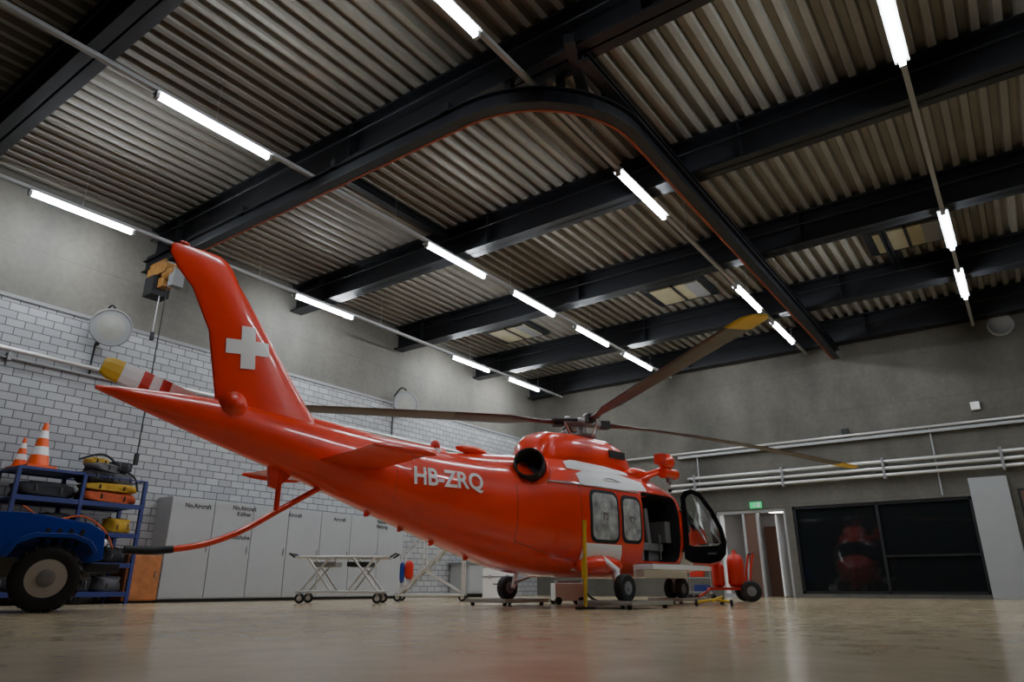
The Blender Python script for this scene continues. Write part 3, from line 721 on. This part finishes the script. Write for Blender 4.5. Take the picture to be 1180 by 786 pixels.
# interior: seats
b=B('cabin_interior')
for s,y in((.75,-.35),(1.25,-.3)):
    b.box((s,y,.9),(.42,.42,.12),MID); b.box((s-.2,y,1.22),(.1,.4,.6),MID,(0,-.12,0)); b.box((s-.22,y,1.58),(.09,.22,.14),BLK); b.box((s,y,.78),(.3,.3,.2),MID)
    b.box((s-.13,y-.1,1.25),(.02,.05,.5),REDD,(0,-.12,0))
b.box((1.5,-.3,1.15),(.15,.6,.35),MID); b.tube([(1.3,-.55,.7),(1.3,-.55,1.1)],.015,STEEL)
b.make(parent=H,bevel=.01)
# open door
b=B('cockpit_door')
out=[(0,.72),(0,1.74),(.06,1.84),(.18,1.87),(.32,1.8),(.52,1.5),(.66,1.2),(.71,.98),(.68,.78),(.58,.68),(.4,.64),(.1,.66)]
inn=[(.07,.95),(.07,1.70),(.10,1.76),(.18,1.79),(.28,1.73),(.46,1.46),(.58,1.2),(.63,1.04),(.62,.96),(.55,.92),(.4,.92),(.15,.92)]
n=len(out); hp=Vector((1.72,-.76,0)); dd=Vector((math.sin(math.radians(12)),-math.cos(math.radians(12)),0)); nn=Vector((dd.y,-dd.x,0))
def P3(p,o): 
    bul=-.10*math.sin(min(1,max(0,p[0]/.7))*math.pi)
    return hp+dd*p[0]+Vector((0,0,p[1]))+nn*(o+bul)
vs=[P3(p,-.02) for p in out]+[P3(p,-.02) for p in inn]+[P3(p,.02) for p in out]+[P3(p,.02) for p in inn]
fs=[]
for i in range(n):
    j=(i+1)%n; fs+=[(i,j,n+j,n+i),(2*n+i,3*n+i,3*n+j,2*n+j),(i,2*n+i,2*n+j,j),(n+i,n+j,3*n+j,3*n+i)]
b.add(vs,fs,BLKG)
b.add([P3(p,.006) for p in inn]+[P3(p,-.006) for p in inn],[tuple(range(n)),tuple(range(n,2*n))[::-1]],CGLASS)
for z in(.85,1.5): b.tube([hp+Vector((-.08,.06,z)),P3((.02,z),0)],.02,BLK)
b.box(tuple(P3((.45,.8),.04)),(.06,.14,.03),STEEL)
b.make(parent=H)
# rescue hoist
b=B('rescue_winch')
b.tube([(1.0,-.35,2.05),(1.15,-.7,2.12),(1.2,-.85,2.2)],.05,RED,12,4); b.tube([(.8,-.55,1.95),(1.1,-.8,2.1)],.03,RED)
b.sph((1.2,-.85,2.27),(.17,.13,.14),RED,20,12); b.cyl((1.05,-.85,2.08),(1.42,-.85,2.08),.09,RED); b.sph((1.42,-.85,2.08),.09,RED,16,10); b.cyl((1.25,-.85,2.0),(1.25,-.85,1.93),.05,MID); b.box((1.02,-.85,2.3),(.14,.16,.16),REDD)
b.tube([(1.25,-.85,1.93),(1.25,-.85,1.83)],.012,STEEL); b.sph((1.25,-.85,1.8),.035,BLK,10,8)
b.make(parent=H)
def h2w(s,y):
    v=(Matrix.Translation(H.location)@Matrix.Rotation(H.rotation_euler.z,4,'Z')); return v@Vector((s,y,0))
def dolly(s,y,l,w,top):
    b=B('wheel_dolly'); b.box((0,0,top-.015),(l,w,.03),STEEL)
    for sx in(-1,1):
        b.box((sx*l*.46,0,top+.0),(.05,w,.05),ALU)
        for sy in(-1,1): b.cyl((sx*l*.42,sy*w*.4-.02,.028),(sx*l*.42,sy*w*.4+.02,.028),.028,BLK,n=12)
    b.box((0,w*.48,top),(l,.04,.05),ALU); b.box((0,-w*.48,top),(l,.04,.05),ALU)
    p=h2w(s,y); b.make((p.x,p.y,0),H.rotation_euler.z+.0)
dolly(-.6,-1.15,1.0,.9,.078); dolly(-.6,1.15,1.0,.9,.078); dolly(2.6,0,.8,.7,.07)
# yellow prop / marker pole
b=B('yellow_safety_pole'); b.cyl((0,0,0),(0,0,.03),.14,BLK); b.tube([(0,0,.03),(.02,0,1.12)],.026,YEL); b.box((.02,0,1.1),(.05,.03,.1),YEL); b.box((.0,0,.5),(.07,.04,.25),YEL)
p=h2w(-1.3,-1.0); b.make((p.x,p.y,0),.3)
# ground equipment under the belly
b=B('ground_power_unit'); b.box((0,0,.2),(.5,.35,.28),WHITE); b.box((0,0,.36),(.4,.25,.05),MID); 
for x in(-.2,.2):
    for y in(-.18,.18): b.cyl((x,y-.02,.06),(x,y+.02,.06),.06,BLK,n=14)
b.tube([(.25,0,.3),(.45,.1,.1),(.8,.3,.02),(1.3,.2,.02)],.018,BLK,8,6)
p=h2w(.6,.9); b.make((p.x,p.y,0),.8,bevel=.01)
b=B('tow_bar')
b.tube([(0,0,.08),(1.3,0,.12)],.025,YEL); b.tube([(0,-.25,.06),(.4,0,.09),(0,.25,.06)],.022,YEL); b.cyl((1.3,-.03,.06),(1.3,.03,.06),.06,BLK); b.cyl((0,-.28,.05),(0,-.24,.05),.05,BLK); b.cyl((0,.24,.05),(0,.28,.05),.05,BLK)
p=h2w(1.2,-1.5); b.make((p.x,p.y,0),H.rotation_euler.z+.4)

# ------------------------------------------------------------ world, camera
w=D.worlds.new('night'); SC.world=w; w.use_nodes=True; w.node_tree.nodes['Background'].inputs[0].default_value=(.01,.012,.02,1); w.node_tree.nodes['Background'].inputs[1].default_value=.5
cam=D.cameras.new('camera'); co=D.objects.new('camera',cam); COL.objects.link(co); SC.camera=co
cam.lens=800/1180*36; cam.sensor_width=36; cam.clip_start=.05
co.location=(0,0,.28); co.rotation_euler=(math.radians(90+19.5),0,math.radians(35.8))
